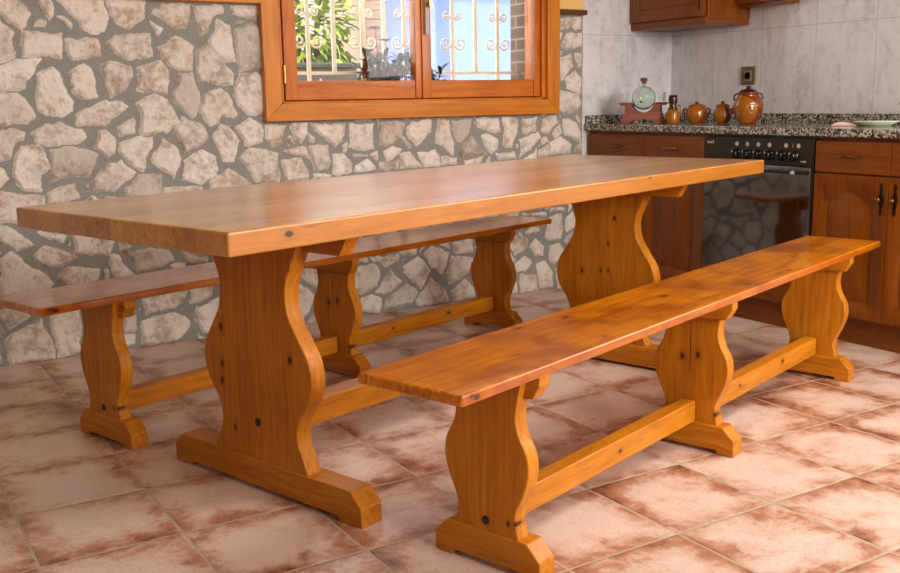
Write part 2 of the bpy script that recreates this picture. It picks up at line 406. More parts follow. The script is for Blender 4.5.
w2 = MB()
for a in ((.56, .62, 1.12, 2.12), (1.88, 1.94, 1.12, 2.12), (.62, 1.88, 1.12, 1.165), (.62, 1.88, 2.075, 2.12)): w2.box(K - .06, K, a[0], a[1], a[2], a[3])
struct(w2.build('added_side_window', m_win, bevel=.004), 'wooden frame added around the unseen side light, right of the picture', 'window')  # out-of-view frame, added to give the side lamp a source
STONES = """617,1486 693,1481 724,1431 750,1406 718,1369 693,1357 656,1375 631,1407 611,1413
767,1477 832,1479 832,1409 810,1383 790,1411
745,1362 774,1392 799,1385 797,1367
837,1401 859,1406 903,1362 889,1342
840,1483 1024,1494 1045,1399 1024,1353 973,1334 944,1355 903,1399
1034,1486 1200,1492 1198,1461 1190,1399 1129,1355 1068,1377 1048,1411
587,1384 628,1381 673,1338 667,1231 612,1210 571,1209
698,1356 853,1330 850,1236 689,1239
862,1312 995,1325 1004,1248 885,1229 865,1255
1016,1299 1065,1336 1208,1340 1211,1250 1160,1238 1088,1235
570,1205 612,1205 685,1235 767,1233 722,1164 695,1110 603,1109 562,1113
737,1175 801,1203 833,1183 836,1141 855,1095 882,1063 875,1025 824,998 735,1028
859,1187 933,1217 962,1206 976,1085 913,1069 870,1102
992,1214 1041,1232 1087,1218 1126,1210 1129,1163 1087,1108 1020,1081 1002,1124
560,1091 603,1105 666,1101 712,1055 729,1005 690,977 604,971 550,987
882,1017 914,1032 998,1073 1076,1068 1100,1048 1047,1001 1005,963 887,962
1223,1419 1267,1467 1387,1471 1371,1363 1313,1362 1274,1401
1395,1468 1535,1468 1533,1432 1488,1410 1455,1353 1424,1344
1566,1469 1703,1469 1681,1407 1572,1433
1209,1390 1272,1361 1237,1328
1230,1289 1268,1306 1319,1337 1391,1291 1380,1182 1325,1184 1251,1242
1461,1312 1505,1408 1564,1379 1582,1231 1533,1227 1483,1264
1585,1364 1667,1394 1707,1378 1710,1198 1597,1182 1586,1227
1403,1275 1451,1299 1575,1182 1571,1127 1398,1141
1140,1210 1247,1238 1285,1194 1269,1093 1140,1103 1151,1147
1290,1097 1324,1170 1375,1178 1408,1088 1406,1055 1389,993 1363,990 1295,1052
1411,1064 1416,1085 1501,1125 1543,1091 1577,998 1558,977 1497,987 1486,954 1450,945 1400,1015
1560,1087 1597,1179 1709,1174 1708,991 1618,997 1584,1040
1124,1053 1211,1090 1268,1074 1307,976 1249,918 1144,919 1140,1004
1285,943 1321,996 1412,960 1442,909 1406,869 1323,836 1304,877
1452,896 1490,950 1534,946 1573,884 1551,778 1498,789 1483,836
1569,931 1631,991 1687,936 1688,866 1600,857
1697,944 1799,945 1780,845 1728,839 1693,879
1570,802 1623,856 1764,811 1762,683 1645,681
1042,891 1134,920 1190,910 1185,865 1151,817 1138,759 1085,800 1044,847
1168,823 1235,900 1287,869 1304,810 1276,716 1174,796
1312,798 1388,850 1464,812 1474,726 1395,688 1310,710
1428,694 1518,758 1627,683 1616,657 1437,668
1062,708 1118,754 1211,745 1223,673 1205,649 1058,659
1228,690 1394,684 1393,662 1227,665
546,949 625,963 687,941 682,918 641,912 628,848 577,831 535,837
709,944 760,982 816,983 903,949 916,914 891,895 755,881 720,901
609,795 661,896 727,893 746,866 762,795 726,766 717,700 645,712
765,869 868,888 968,844 915,763 819,757 760,732
946,865 964,944 1003,946 1032,910 1031,854 1006,831
1048,969 1118,995 1123,931 1045,921
921,739 993,811 1057,820 1113,765 1057,723 1014,681 921,699
745,702 843,734 872,670 802,651 746,655
533,814 575,812 604,772 575,732 525,731
525,724 637,701 734,687 731,652 768,605 699,579 555,591 515,625
887,657 924,686 953,660 933,650
1802,882 1822,894 1842,856 1806,845
1811,938 1842,954 1917,948 1910,886 1873,855 1838,877
1915,903 1950,877 1949,856 1918,857
1926,947 2109,942 2098,880 2054,836 2018,858 1939,918
1790,818 1846,844 1899,842 1910,788 1817,800
1908,841 2008,850 2023,766 2003,729 1943,724 1910,796
2087,847 2115,854 2118,804 2094,805
2133,942 2256,938 2250,819 2166,814 2124,829
1774,782 1869,785 1908,738 1910,692 1785,687
1930,725 2020,699 2020,690 1928,691
2039,807 2104,800 2140,760 2133,701 2025,699
2146,802 2218,795 2217,781 2150,784
2227,795 2271,810 2277,762 2260,753
2148,734 2212,770 2254,729 2258,703 2142,701
2295,941 2434,942 2416,869 2361,841 2277,823
2300,804 2360,832 2412,808 2399,787 2328,754
2416,869 2437,873 2468,819 2455,800
2274,750 2398,757 2396,709 2272,702
2399,787 2459,793 2519,716 2407,708
2438,916 2464,945 2586,947 2580,881 2506,811 2461,850
2505,791 2604,799 2633,710 2529,711
2609,947 2689,945 2693,883 2708,829 2702,766 2629,814 2598,824 2610,894
2705,940 2823,940 2806,870 2756,822 2724,837 2699,896
2856,941 2889,953 2994,951 3005,882 2965,872 2861,900
3011,950 3119,948 3111,860 3078,792 3019,803 3028,890
3142,947 3244,945 3230,870 3148,854
3271,935 3367,951 3385,908 3313,849 3265,855
3391,974 3421,950 3507,962 3544,1010 3531,1067 3390,1078
3337,853 3397,903 3416,845 3361,823
3409,922 3458,935 3508,905 3548,836 3533,790 3428,840
3501,948 3532,952 3532,904 3520,909
3331,805 3403,836 3477,790 3472,737 3337,738
3265,822 3301,837 3331,805 3277,793
3130,832 3247,865 3265,831 3206,763 3130,733
2876,859 2910,871 2993,841 2993,790 2942,763 2898,799
2739,778 2822,861 2897,776 2908,762 2744,751
2628,761 2723,756 2733,715 2632,716
2766,736 2892,756 2886,721 2776,718
2970,768 3101,772 3112,729 2986,726
3253,761 3325,796 3331,739 3253,734
3490,761 3533,793 3565,772 3559,738 3490,741
3391,1466 3536,1467 3537,1409 3483,1400 3462,1411 3391,1398
3384,1390 3416,1391 3398,1352 3388,1358
3398,1325 3440,1386 3544,1388 3541,1321 3477,1294 3413,1304
3384,1292 3409,1293 3409,1265 3384,1260
3384,1257 3470,1274 3478,1213 3421,1124 3392,1119
3435,1135 3493,1191 3544,1146 3538,1067 3443,1085
3485,1275 3543,1281 3544,1213 3507,1202
554,586 614,559 683,490 606,463 548,519 520,555
688,547 805,514 785,480 707,517
829,535 1003,503 978,415 887,424 832,441
668,451 714,481 842,428 852,415 766,383 685,391
546,440 586,476 744,314 707,271 527,293
752,349 794,386 929,372 919,318 853,290 787,303
1019,495 1065,479 1060,407 1026,422
500,232 586,245 646,196 556,149
531,106 565,136 677,180 711,68 723,6 542,-2
710,176 780,221 834,196 838,98 819,15 729,11 714,103
478,102 514,97 516,8 468,4
1017,468 1073,450 1046,424 1015,431
1054,419 1138,436 1237,410 1246,362 1189,337 1089,335
1279,401 1399,372 1405,337 1284,353
1097,220 1293,227 1271,164 1210,154 1103,137
1302,228 1418,248 1414,190 1305,155
1081,115 1235,142 1309,84 1280,39 1233,-7 1081,6
1331,147 1440,178 1455,123 1403,13 1358,20 1323,95
1001,146 1067,146 1061,70 1004,78
999,70 1060,66 1053,15 1007,9
1015,229 1072,223 1059,156 1018,161
1223,342 1284,355 1292,344 1255,305
974,426 1013,414 1057,351 1087,306 1037,303 983,334
2115,231 2237,262 2264,205 2256,142 2156,101 2117,148
2215,289 2374,294 2382,256 2300,233
2374,300 2489,310 2488,273 2397,274
2237,107 2324,220 2387,149 2320,92 2272,93
2402,222 2500,271 2566,184 2502,93 2454,131 2401,196
2529,279 2569,313 2675,271 2635,154 2567,205
2683,319 2825,329 2824,251 2720,256
2661,174 2688,253 2823,223 2783,139 2665,96
2149,81 2214,105 2271,66 2269,2 2152,12
2283,54 2417,140 2489,78 2438,19 2287,16
2469,31 2565,146 2652,75 2670,7 2475,3
2678,72 2769,118 2821,67 2833,9 2689,4
3129,431 3303,429 3303,402 3135,420
3316,428 3342,447 3435,445 3435,424
3160,340 3250,364 3263,326 3179,313
3058,256 3065,307 3128,338 3179,286 3166,235 3096,215
3186,249 3224,293 3290,245 3290,191 3224,187
3096,168 3160,204 3218,156 3159,114 3102,115
3290,298 3329,400 3415,415 3422,329 3396,256 3303,265
3323,167 3329,241 3396,246 3437,166 3349,132
3127,107 3237,79 3250,-8 3120,-4
3237,143 3290,165 3349,99 3350,2 3257,2
3436,382 3483,421 3517,332 3436,296
3069,34 3108,62 3107,-2 3063,-2"""

OX0, OX1, OZ0, OZ1 = 1.735, 3.325, 1.0, 2.28       # window opening
def vnoise(x, z, sc, seed):
    rs = np.random.RandomState(seed); G = rs.rand(256, 256)
    X = x * sc; Z = z * sc; xi = np.floor(X).astype(int); zi = np.floor(Z).astype(int); fx = X - xi; fz = Z - zi
    fx = fx * fx * (3 - 2 * fx); fz = fz * fz * (3 - 2 * fz)
    g = lambda a, b: G[a % 256, b % 256]
    return (g(xi, zi) * (1 - fx) + g(xi + 1, zi) * fx) * (1 - fz) + (g(xi, zi + 1) * (1 - fx) + g(xi + 1, zi + 1) * fx) * fz - .5

def stone_wall():
    polys = [np.array([[float(c) / 1000 for c in p.split(',')] for p in l.split()]) for l in STONES.strip().split('\n')]
    x0, x1, z0, z1 = -2.3, 3.54, 0.0, 1.4765; st = .0052
    # fine where it is seen, coarser to the left of the frame
    xs = np.concatenate([np.arange(x0, .3, .012), np.arange(.3, x1 + st, st)]); xs[-1] = x1
    zs = np.linspace(z0, z1, int((z1 - z0) / st) + 1)
    X, Z = np.meshgrid(xs, zs, indexing='ij')
    Xw = X + .016 * vnoise(X, Z, 14, 1) + .009 * vnoise(X, Z, 34, 2) + .004 * vnoise(X, Z, 90, 7); Zw = Z + .016 * vnoise(X, Z, 14, 3) + .009 * vnoise(X, Z, 34, 4) + .004 * vnoise(X, Z, 90, 8)
    D = np.full(X.shape, -1.0); ID = np.zeros(X.shape)
    def stamp(P, k):
        ix = np.where((xs > P[:, 0].min() - .05) & (xs < P[:, 0].max() + .05))[0]; iz = np.where((zs > P[:, 1].min() - .05) & (zs < P[:, 1].max() + .05))[0]
        if len(ix) == 0 or len(iz) == 0: return
        sl = (slice(ix[0], ix[-1] + 1), slice(iz[0], iz[-1] + 1)); x = Xw[sl]; z = Zw[sl]
        dist = np.full(x.shape, 9.0); ins = np.zeros(x.shape, bool)
        for a in range(len(P)):
            p, q = P[a], P[(a + 1) % len(P)]; d = q - p; L = d @ d + 1e-12
            tt = np.clip(((x - p[0]) * d[0] + (z - p[1]) * d[1]) / L, 0, 1)
            dist = np.minimum(dist, np.hypot(x - p[0] - tt * d[0], z - p[1] - tt * d[1]))
            c = ((p[1] > z) != (q[1] > z)); xc = p[0] + (z - p[1]) / (q[1] - p[1] + 1e-12) * d[0]
            ins ^= (c & (x < xc))
        sd = np.where(ins, dist, -dist); better = sd > D[sl]
        D[sl] = np.where(better, sd, D[sl]); I = ID[sl]; ID[sl] = np.where(better, k, I)
    for k, P in enumerate(polys): stamp(P, k)
    # the rest of the wall: irregular stones in the gaps, away from the traced ones
    rs = random.Random(5); seeds = []
    cen = [p.mean(0) for p in polys]
    def free(x, z, d):
        i = np.searchsorted(xs, x); j = np.searchsorted(zs, z)
        if i >= len(xs) or j >= len(zs): return False
        return D[i, j] < -d
    for _ in range(9000):
        x = rs.uniform(x0, x1); z = rs.uniform(0, z1)
        if free(x, z, .045) and all((x - a) ** 2 + (z - b) ** 2 > .14 ** 2 for a, b in seeds): seeds.append((x, z))
    allc = seeds
    for k, (a, b) in enumerate(seeds):
        # cell of this seed: half-plane clipped square
        poly = [(a - .14, b - .11), (a + .14, b - .11), (a + .14, b + .11), (a - .14, b + .11)]
        for (c, d) in allc:
            if (c, d) == (a, b) or (c - a) ** 2 + (d - b) ** 2 > .16: continue
            n = (c - a, d - b); L = math.hypot(*n); n = (n[0] / L, n[1] / L); off = n[0] * (a + c) / 2 + n[1] * (b + d) / 2 - .012
            out = []
            for i in range(len(poly)):
                p, q = poly[i], poly[(i + 1) % len(poly)]; sp = n[0] * p[0] + n[1] * p[1] - off; sq = n[0] * q[0] + n[1] * q[1] - off
                if sp <= 0: out.append(p)
                if (sp < 0) != (sq < 0) and abs(sp - sq) > 1e-9:
                    tt = sp / (sp - sq); out.append((p[0] + (q[0] - p[0]) * tt, p[1] + (q[1] - p[1]) * tt))
            poly = out
            if len(poly) < 3: break
        if len(poly) >= 3:
            Pn = np.array(poly); Dold = D.copy(); Iold = ID.copy(); stamp(Pn, 1000 + k)
            blk = Dold > -.018; D[blk] = Dold[blk]; ID[blk] = Iold[blk]
    rr = np.random.RandomState(3).rand(4000, 3); I = ID.astype(int)
    dome = np.clip(D / .012, 0, 1); dome = dome * dome * (3 - 2 * dome)
    tilt = ((rr[I, 0] - .5) * np.sin(X * 9 + rr[I, 1] * 6) + (rr[I, 2] - .5) * np.sin(Z * 9 + rr[I, 0] * 6)) * .012
    H = np.where(D > 0, dome * (.009 + .007 * rr[I, 1] + tilt * .7), 0) + np.where(D > 0, dome, .35) * (.008 * vnoise(X, Z, 22, 5) + .004 * vnoise(X, Z, 60, 6))
    Y = W + .012 - H
    nx, nz = X.shape
    co = np.stack([X, Y, Z], -1).reshape(-1, 3)
    a = np.arange(nx * nz).reshape(nx, nz)
    q = np.stack([a[:-1, :-1], a[1:, :-1], a[1:, 1:], a[:-1, 1:]], -1)
    cx = (X[:-1, :-1] + X[1:, 1:]) / 2; cz = (Z[:-1, :-1] + Z[1:, 1:]) / 2
    keep = ~((cx > OX0) & (cx < OX1) & (cz > OZ0))
    q = q[keep].reshape(-1, 4)
    nv = len(co); mask = np.clip(D / .0035 + .5, 0, 1)
    col = np.stack([mask, rr[I, 0], rr[I, 2], np.ones_like(mask)], -1).reshape(-1, 4)
    # masonry behind and above
    bx = MB()
    y0, y1 = W + .014, W + .30
    bx.m(1).box(-2.3, OX0, y0, y1, 0, 2.6); bx.box(OX1, K, y0, y1, 0, 2.6); bx.box(OX0, OX1, y0, y1, 0, OZ0); bx.box(OX0, OX1, y0, y1, OZ1, 2.6)
    bx.m(2).box(3.54, K, W - .0, W + .013, 0, 2.6)
    bx.m(1).box(-2.3, 1.72, W - .012, W + .013, 1.4765, 2.6); bx.box(3.34, 3.54, W - .012, W + .013, 1.4765, 2.6); bx.box(1.72, 3.34, W - .012, W + .013, OZ1 + .03, 2.6)
    bx.m(3).box(OX1 - .03, OX1 + .001, W + .12, y1 + .03, OZ0, OZ1); bx.box(OX0 - .001, OX0 + .03, W + .12, y1 + .03, OZ0, OZ1)
    verts = co.tolist() + bx.v; faces = q.tolist() + [[i + nv for i in f] for f in bx.f]
    me = bpy.data.meshes.new('wall_back'); me.from_pydata(verts, [], faces)
    for m in (m_stone, m_plaster, m_ktile_x, m_brick): me.materials.append(m)
    me.polygons.foreach_set('material_index', [0] * len(q) + bx.mi)
    me.polygons.foreach_set('use_smooth', [True] * len(q) + [False] * len(bx.f))
    ca = me.color_attributes.new('stone', 'FLOAT_COLOR', 'POINT')
    full = np.vstack([col, np.ones((len(bx.v), 4))]).astype(np.float32); ca.data.foreach_set('color', full.ravel())
    o = bpy.data.objects.new('wall_back', me); C.objects.link(o)
    return struct(o, 'rustic pale fieldstone wall with grey mortar, plaster above and tiles at the kitchen end', 'wall')
stone_wall()
struct(MB().box(-2.3, 1.70, W - .035, W + .0, 1.4765, 1.503).build('trim_1', m_case, bevel=.004), 'narrow orange wooden ledge topping the stones left of the window', 'trim')
struct(MB().box(3.357, 3.545, W - .035, W + .0, 1.4765, 1.503).build('trim_2', m_strip, bevel=.004), 'narrow dark wooden ledge topping the stones right of the window', 'trim')

# ------------------------------------------------------------------ window
WX0, WX1, WZ0, WZ1 = 1.6956, 3.359, .9608, 2.36
win = struct(thing('window_1', 'varnished orange wooden casement window with two glazed sashes', 'window', ((WX0 + WX1) / 2, W, WZ0)))
def rel(mb, x, y, z): mb.v = [(a - x, b - y, c - z) for a, b, c in mb.v]; return mb
wo = ((WX0 + WX1) / 2, W, WZ0)
def wpart(name, mb, m, bev=.003, parent=None): return rel(mb, *wo).build(name, m, parent or win, bevel=bev)
cw = .078; ya, yb = W - .034, W + .016
def mitre(p): return MB().prism(p, ya, yb, 'Y')
wpart('casing', mitre([(WX0, WZ0), (WX1, WZ0), (WX1 - cw, WZ0 + cw), (WX0 + cw, WZ0 + cw)]), m_case)
wpart('casing', mitre([(WX0, WZ0), (WX0 + cw, WZ0 + cw), (WX0 + cw, WZ1 - cw), (WX0, WZ1)]), m_casev)
wpart('casing', mitre([(WX1, WZ0), (WX1, WZ1), (WX1 - cw, WZ1 - cw), (WX1 - cw, WZ0 + cw)]), m_casev)
wpart('casing', mitre([(WX0, WZ1), (WX0 + cw, WZ1 - cw), (WX1 - cw, WZ1 - cw), (WX1, WZ1)]), m_case)
ix0, ix1, iz0, iz1 = WX0 + cw, WX1 - cw, WZ0 + cw, WZ1 - cw
fr = MB(); fy0, fy1 = W - .010, W + .11
fr.box(ix0 - .03, ix0 + .022, fy0, fy1, iz0 - .02, iz1 + .02); fr.box(ix1 - .022, ix1 + .03, fy0, fy1, iz0 - .02, iz1 + .02)
fr.box(ix0 - .03, ix1 + .03, fy0, fy1, iz0 - .03, iz0 + .010); fr.box(ix0 - .03, ix1 + .03, fy0, fy1, iz1 - .01, iz1 + .03)
fr.box(ix0 - .03, ix1 + .03, W + .070, fy1, iz0 - .03, 1.085); fr.box(ix0 - .03, ix0 + .05, W + .070, fy1, iz0, iz1); fr.box(ix1 - .05, ix1 + .03, W + .070, fy1, iz0, iz1)
wpart('window_frame', fr, m_winv)
def sash(x0, x1, sl, sr, zb=1.053):
    z0, z1 = zb, iz1 - .014; br = .088; y0, y1 = W + .012, W + .066
    s = thing('sash', '', ''); del s['label'], s['category']; s.parent = win
    def sp(name, mb, m, bev=.004): return rel(mb, *wo).build(name, m, s, bevel=bev)
    sp('stile', MB().box(x0, x0 + sl, y0, y1, z0, z1), m_winv); sp('stile', MB().box(x1 - sr, x1, y0, y1, z0, z1), m_winv)
    sp('rail', MB().box(x0 + sl, x1 - sr, y0 + .004, y1 - .002, z0, z0 + br), m_win); sp('rail', MB().box(x0 + sl, x1 - sr, y0 + .004, y1 - .002, z1 - br, z1), m_win)
    sp('pane', MB().box(x0 + sl - .008, x1 - sr + .008, y0 + .026, y0 + .030, z0 + br - .008, z1 - br + .008), m_pane, 0)
    return s
sash(1.812, 2.536, .064, .036)
sash(2.540, 3.283, .052, .062)
for hx, hz in ((1.800, 1.17), (3.290, 1.17), (1.800, 2.1), (3.290, 2.1)):
    h = MB().lathe([(.001, -.045), (.0075, -.040), (.0075, .040), (.001, .045)], 12, (hx, W - .018, hz)); wpart('hinge', h, m_brassb, 0)
wpart('handle', MB().box(2.553, 2.575, W - .006, W + .014, 1.36, 1.56), m_markw, .003)
wpart('handle', MB().lathe([(.001, 0), (.013, .004), (.013, .02), (.008, .03), (.001, .034)], 16, (2.564, W - .006, 1.50), Matrix.Rotation(PI / 2, 3, 'X')).box(2.558, 2.570, W - .040, W - .026, 1.49, 1.62), m_brassb, .003)

# ------------------------------------------------------------------ outdoors
struct(MB().box(-6, 16, W + .34, 16, -.4, -.3).build('ground', plain('garden gravel', lin(150, 140, 120), .95, bump=.4, var=.1)), 'pale garden ground outside', 'ground')
gr = thing('window_grille', 'cream wrought iron window grille with paired scrolls behind the glass', 'grille', (2.53, 4.60, 1.0))
def gb(mb, name): return rel(mb, 2.53, 4.60, 1.0).build(name, m_iron, gr, bevel=.001)
GY = 4.60
gb(MB().box(OX0 + .03, OX1 - .03, GY - .004, GY + .004, 1.175, 1.191), 'rail')
gb(MB().box(OX0 + .03, OX1 - .03, GY - .004, GY + .004, 2.05, 2.066), 'rail')
def spiral(x, z, sgn, R, turns=1.35, up=True):
    pts = []
    # leaves the bar low, swings out and up, curls inward
    n = 34
    cx = x + sgn * (R + .012); cz = z
    for i in range(n):
        tt = i / (n - 1); ang = -PI * .92 + tt * turns * 2 * PI
        r = R * (1 - .78 * tt)
        pts.append((cx - 0 + sgn * r * math.cos(ang), GY - .004, cz + r * math.sin(ang)))
    return pts
BARS = [(1.89, 0), (2.04, 1), (2.177, 0), (2.335, 1), (2.458, 0), (2.575, 1), (2.72, 0), (2.865, 1), (3.010, 0), (3.153, 1)]
for x, sc in BARS:
    w = .011 if not sc else .010
    b = MB().box(x - w, x + w, GY - .006, GY + .004, 1.183 if not sc else 1.10, 2.25); gb(b, 'bar')
    if sc:
        for zc, R, up_ in ((1.335, .034, 1), (1.478, .024, 1), (1.74, .034, 1), (1.88, .024, 1)):
            for sgn in (-1, 1):
                gb(MB().tube(spiral(x, zc, sgn, R), .0058, 6), 'scroll')
for x in (1.96, 2.10, 2.93, 3.08, 2.79): gb(MB().lathe([(.001, -.008), (.006, -.005), (.006, .005), (.001, .008)], 10, (x, GY, 1.15)), 'rivet')
# potted plant on the outer sill
sill = struct(MB().box(OX0 + .03, OX1 - .03, W + .11, W + .34, .985, 1.02).build('window_sill', m_brick, bevel=.004), 'brick outer sill', 'sill')
m_leaf = plain('dark purple green leaf', lin(30, 32, 28), .5, var=.3, bscale=40)
m_leaf2 = plain('yellowish green leaf', lin(150, 170, 60), .6, var=.3, bscale=20)  # yellow green is the leaf's own colour
m_leafg = plain('mid green leaf', lin(70, 104, 44), .6, var=.3, bscale=20)
m_terra = plain('terracotta pot', lin(160, 92, 60), .8)
def leaf(mb, p, d, L, wd, droop=.3, nrm=None):
    p = Vector(p); d = Vector(d).normalized(); s = d.cross(nrm if nrm else Vector((0, 0, 1)));
    if s.length < .05: s = Vector((1, 0, 0))
    s.normalize(); vs = []; n = 6; c = []
    for i in range(n + 1):
        tt = i / n; q = p + d * L * tt + Vector((0, 0, -droop * L * tt * tt)); w = wd * math.sin(PI * min(.98, .06 + tt * .92)) ** .8
        nn = s.cross(d).normalized() * w * .35
        vs += [q - s * w + nn, q, q + s * w + nn]
    fs = []
    for i in range(n):
        a = i * 3; fs += [(a, a + 1, a + 4, a + 3), (a + 1, a + 2, a + 5, a + 4)]
    mb.add(vs, fs)
rng = random.Random(11)
def plant(name, label, cx, cy, span, n, hgt, lk=1.2, potname='flower_pot'):
    t = thing(name, label, 'plant', (cx, cy, 1.02))
    rel(MB().lathe([(.001, 1.02), (.045, 1.02), (.06, 1.10), (.064, 1.10), (.064, 1.115), (.056, 1.115), (.05, 1.10), (.001, 1.10)], 24, (cx, cy, 0)), cx, cy, 1.02).build(potname, m_terra, t, smooth='auto')
    st = MB(); lf = MB(); fl = MB()
    for i in range(n):
        a = rng.uniform(0, 2 * PI); r0 = rng.random()
        top = Vector((cx + rng.uniform(-1, 1) * span, cy + rng.uniform(-.05, .03), 1.12 + hgt * (.35 + .65 * rng.random()) * (1 - .35 * abs(r0 - .5))))
        base = Vector((cx + rng.uniform(-.03, .03), cy, 1.08)); mid = (base + top) / 2 + Vector((rng.uniform(-.02, .02), 0, .02))
        st.tube([base, mid, top], [.003, .0025, .0015], 5)
        for k in range(5):
            q = base.lerp(top, .45 + .55 * k / 4) if k < 4 else top; aa = rng.uniform(0, 2 * PI)
            leaf(lf, q, (math.cos(aa), .5 * math.sin(aa), rng.uniform(-.1, 1.6)), lk * rng.uniform(.04, .065), lk * rng.uniform(.008, .012), rng.uniform(.1, .5))
    rel(st, cx, cy, 1.02).build('stem', m_leaf, t); rel(lf, cx, cy, 1.02).build('foliage', m_leaf, t, smooth=True)
    return t
pl = plant('potted_plant', 'dark leaved potted plant with flat flower heads on the outer sill', 2.385, 4.46, .16, 34, .16, 1.45)
um = MB()
for (x, z, r, zb) in ((2.33, 1.395, .028, 1.15), (2.385, 1.335, .032, 1.15), (2.30, 1.285, .02, 1.12)):
    um.tube([(x + .02, 4.45, zb), (x, 4.45, z)], .0018, 5); um.lathe([(.001, z - .004), (r * .6, z), (r, z + .006), (r * .5, z + .009), (.001, z + .010)], 14, (x, 4.45, 0))
rel(um, 2.385, 4.46, 1.02).build('flower_head', m_leaf, pl, smooth='auto')
m_redb = plain('red bloom', lin(200, 40, 50), .6)
for (x, z) in ((2.34, 1.20), (2.41, 1.19), (2.37, 1.17)): rel(MB().lathe([(.001, -.008), (.009, 0), (.001, .008)], 8, (x, 4.41, z)), 2.385, 4.46, 1.02).build('bloom', m_redb, pl, smooth=True)
plant('potted_plant', 'smaller dark leaved plant on the outer sill beside the middle of the window', 2.66, 4.46, .07, 9, .12)

# garden and houses beyond
def bush(name, label, c, R, n, mat, seed, flowers=None):
    r = random.Random(seed); t = thing(name, label, 'bush', (c[0], c[1], -.3))
    mb = MB(); st = MB()
    for i in range(n):
        th = r.uniform(0, 2 * PI); ph = math.acos(r.uniform(-1, 1)); rad = r.uniform(.55, 1)
        d = Vector((math.sin(ph) * math.cos(th), math.sin(ph) * math.sin(th), math.cos(ph)))
        p = Vector((R[0] * d.x * rad, R[1] * d.y * rad, c[2] + .3 + R[2] * d.z * rad))
        leaf(mb, p, (d.x + r.uniform(-.6, .6), d.y + r.uniform(-.6, .6), d.z + r.uniform(-.4, .6)), r.uniform(.06, .12), r.uniform(.02, .035), .3)
    for k in range(7):
        a = k * .9; st.tube([(0.05 * math.cos(a), .05 * math.sin(a), 0), (R[0] * .4 * math.cos(a), R[1] * .4 * math.sin(a), c[2] + .3), (R[0] * .6 * math.cos(a), R[1] * .6 * math.sin(a), c[2] + .3 + R[2] * .5)], [.02, .012, .005], 6)
    mb.build('foliage', mat, t, smooth=True); st.build('stem', plain(name + ' bark', lin(90, 70, 50), .9), t)
    if flowers:
        for i in range(26):
            th = r.uniform(0, 2 * PI); ph = math.acos(r.uniform(-.6, 1)); d = Vector((math.sin(ph) * math.cos(th), math.sin(ph) * math.sin(th), math.cos(ph)))
            p = Vector((R[0] * d.x, R[1] * d.y, c[2] + .3 + R[2] * d.z)); MB().lathe([(.001, -.02), (.035, 0), (.001, .02)], 7, p).build('bloom', flowers, t, smooth=True)
    return t
bush('flowering_bush', 'yellow green leafy bush with yellow blooms seen through the left sash', (2.98, 6.9, 1.6), (.42, .3, .5), 900, m_leaf2, 1, plain('yellow bloom', lin(240, 220, 90), .6))
bush('garden_bush', 'mid green bush low behind the grille of the left sash', (3.2, 6.2, .95), (.38, .22, .28), 700, m_leafg, 2, plain('pink bloom', lin(230, 120, 110), .6))
pb = thing('stone_planter', 'dark grey square stone planter outside the left sash', 'planter', (2.58, 5.75, -.3))
rel(MB().box(2.36, 2.78, 5.55, 5.95, -.3, 1.24), 2.58, 5.75, -.3).build('planter_box', plain('dark grey stone', lin(96, 100, 98), .9, bump=.5, bscale=30, var=.15), pb, bevel=.01)
rel(MB().box(2.34, 2.80, 5.53, 5.97, 1.24, 1.27), 2.58, 5.75, -.3).build('rim', plain('dark grey rim', lin(82, 86, 84), .9, bump=.5, bscale=30), pb, bevel=.008)
m_bluewall = plain('pale blue render', lin(114, 130, 186), .9, var=.02)
m_greyhouse = plain('pale grey beige render', lin(196, 190, 180), .9, var=.04)
m_beige = plain('peach beige render', lin(186, 164, 140), .9, var=.05)
def house(label, x0, x1, y0, y1, h, m, wins):
    t = thing('house', label, 'building', ((x0 + x1) / 2, (y0 + y1) / 2, -.3)); o = ((x0 + x1) / 2, (y0 + y1) / 2, -.3)
    rel(MB().box(x0, x1, y0, y1, -.3, h), *o).build('wall', m, t, bevel=.02)
    rel(MB().prism([(y0 - .25, h), (y1 + .25, h), ((y0 + y1) / 2, h + .7)], x0 - .2, x1 + .2, 'X'), *o).build('roof', m_terra, t)
    for (a, b, c, d) in wins:
        w = rel(MB().box(a, b, y0 - .05, y0 + .02, c, d), *o).build('window', m_beige, t, bevel=.01)
        s = MB(); n = 7
        for k in range(n): s.box(a + .05, b - .05, y0 - .07, y0 - .045, c + .05 + (d - c - .1) * k / n, c + .05 + (d - c - .1) * (k + .8) / n)
        rel(s, *o).build('shutter', plain('brown shutter', lin(150, 112, 88), .7), w)
    return t
house('pale blue rendered house seen through the right sash', 4.92, 9.6, 7.9, 9.2, 2.2, m_bluewall, [])
house('grey beige rendered house between the two sashes', 6.7, 9.0, 10.4, 11.6, 2.6, m_greyhouse, [])
house('peach house with a brown shuttered window seen through the left sash', 4.75, 6.2, 10.4, 11.6, 2.6, m_beige, [(5.25, 5.65, 1.5, 2.3)])
house('white house with brown shutters behind the garden bush', 2.2, 4.25, 9.2, 10.9, 2.4, plain('white render', lin(205, 202, 196), .9, var=.02), [(3.5, 3.95, 1.3, 2.1)])

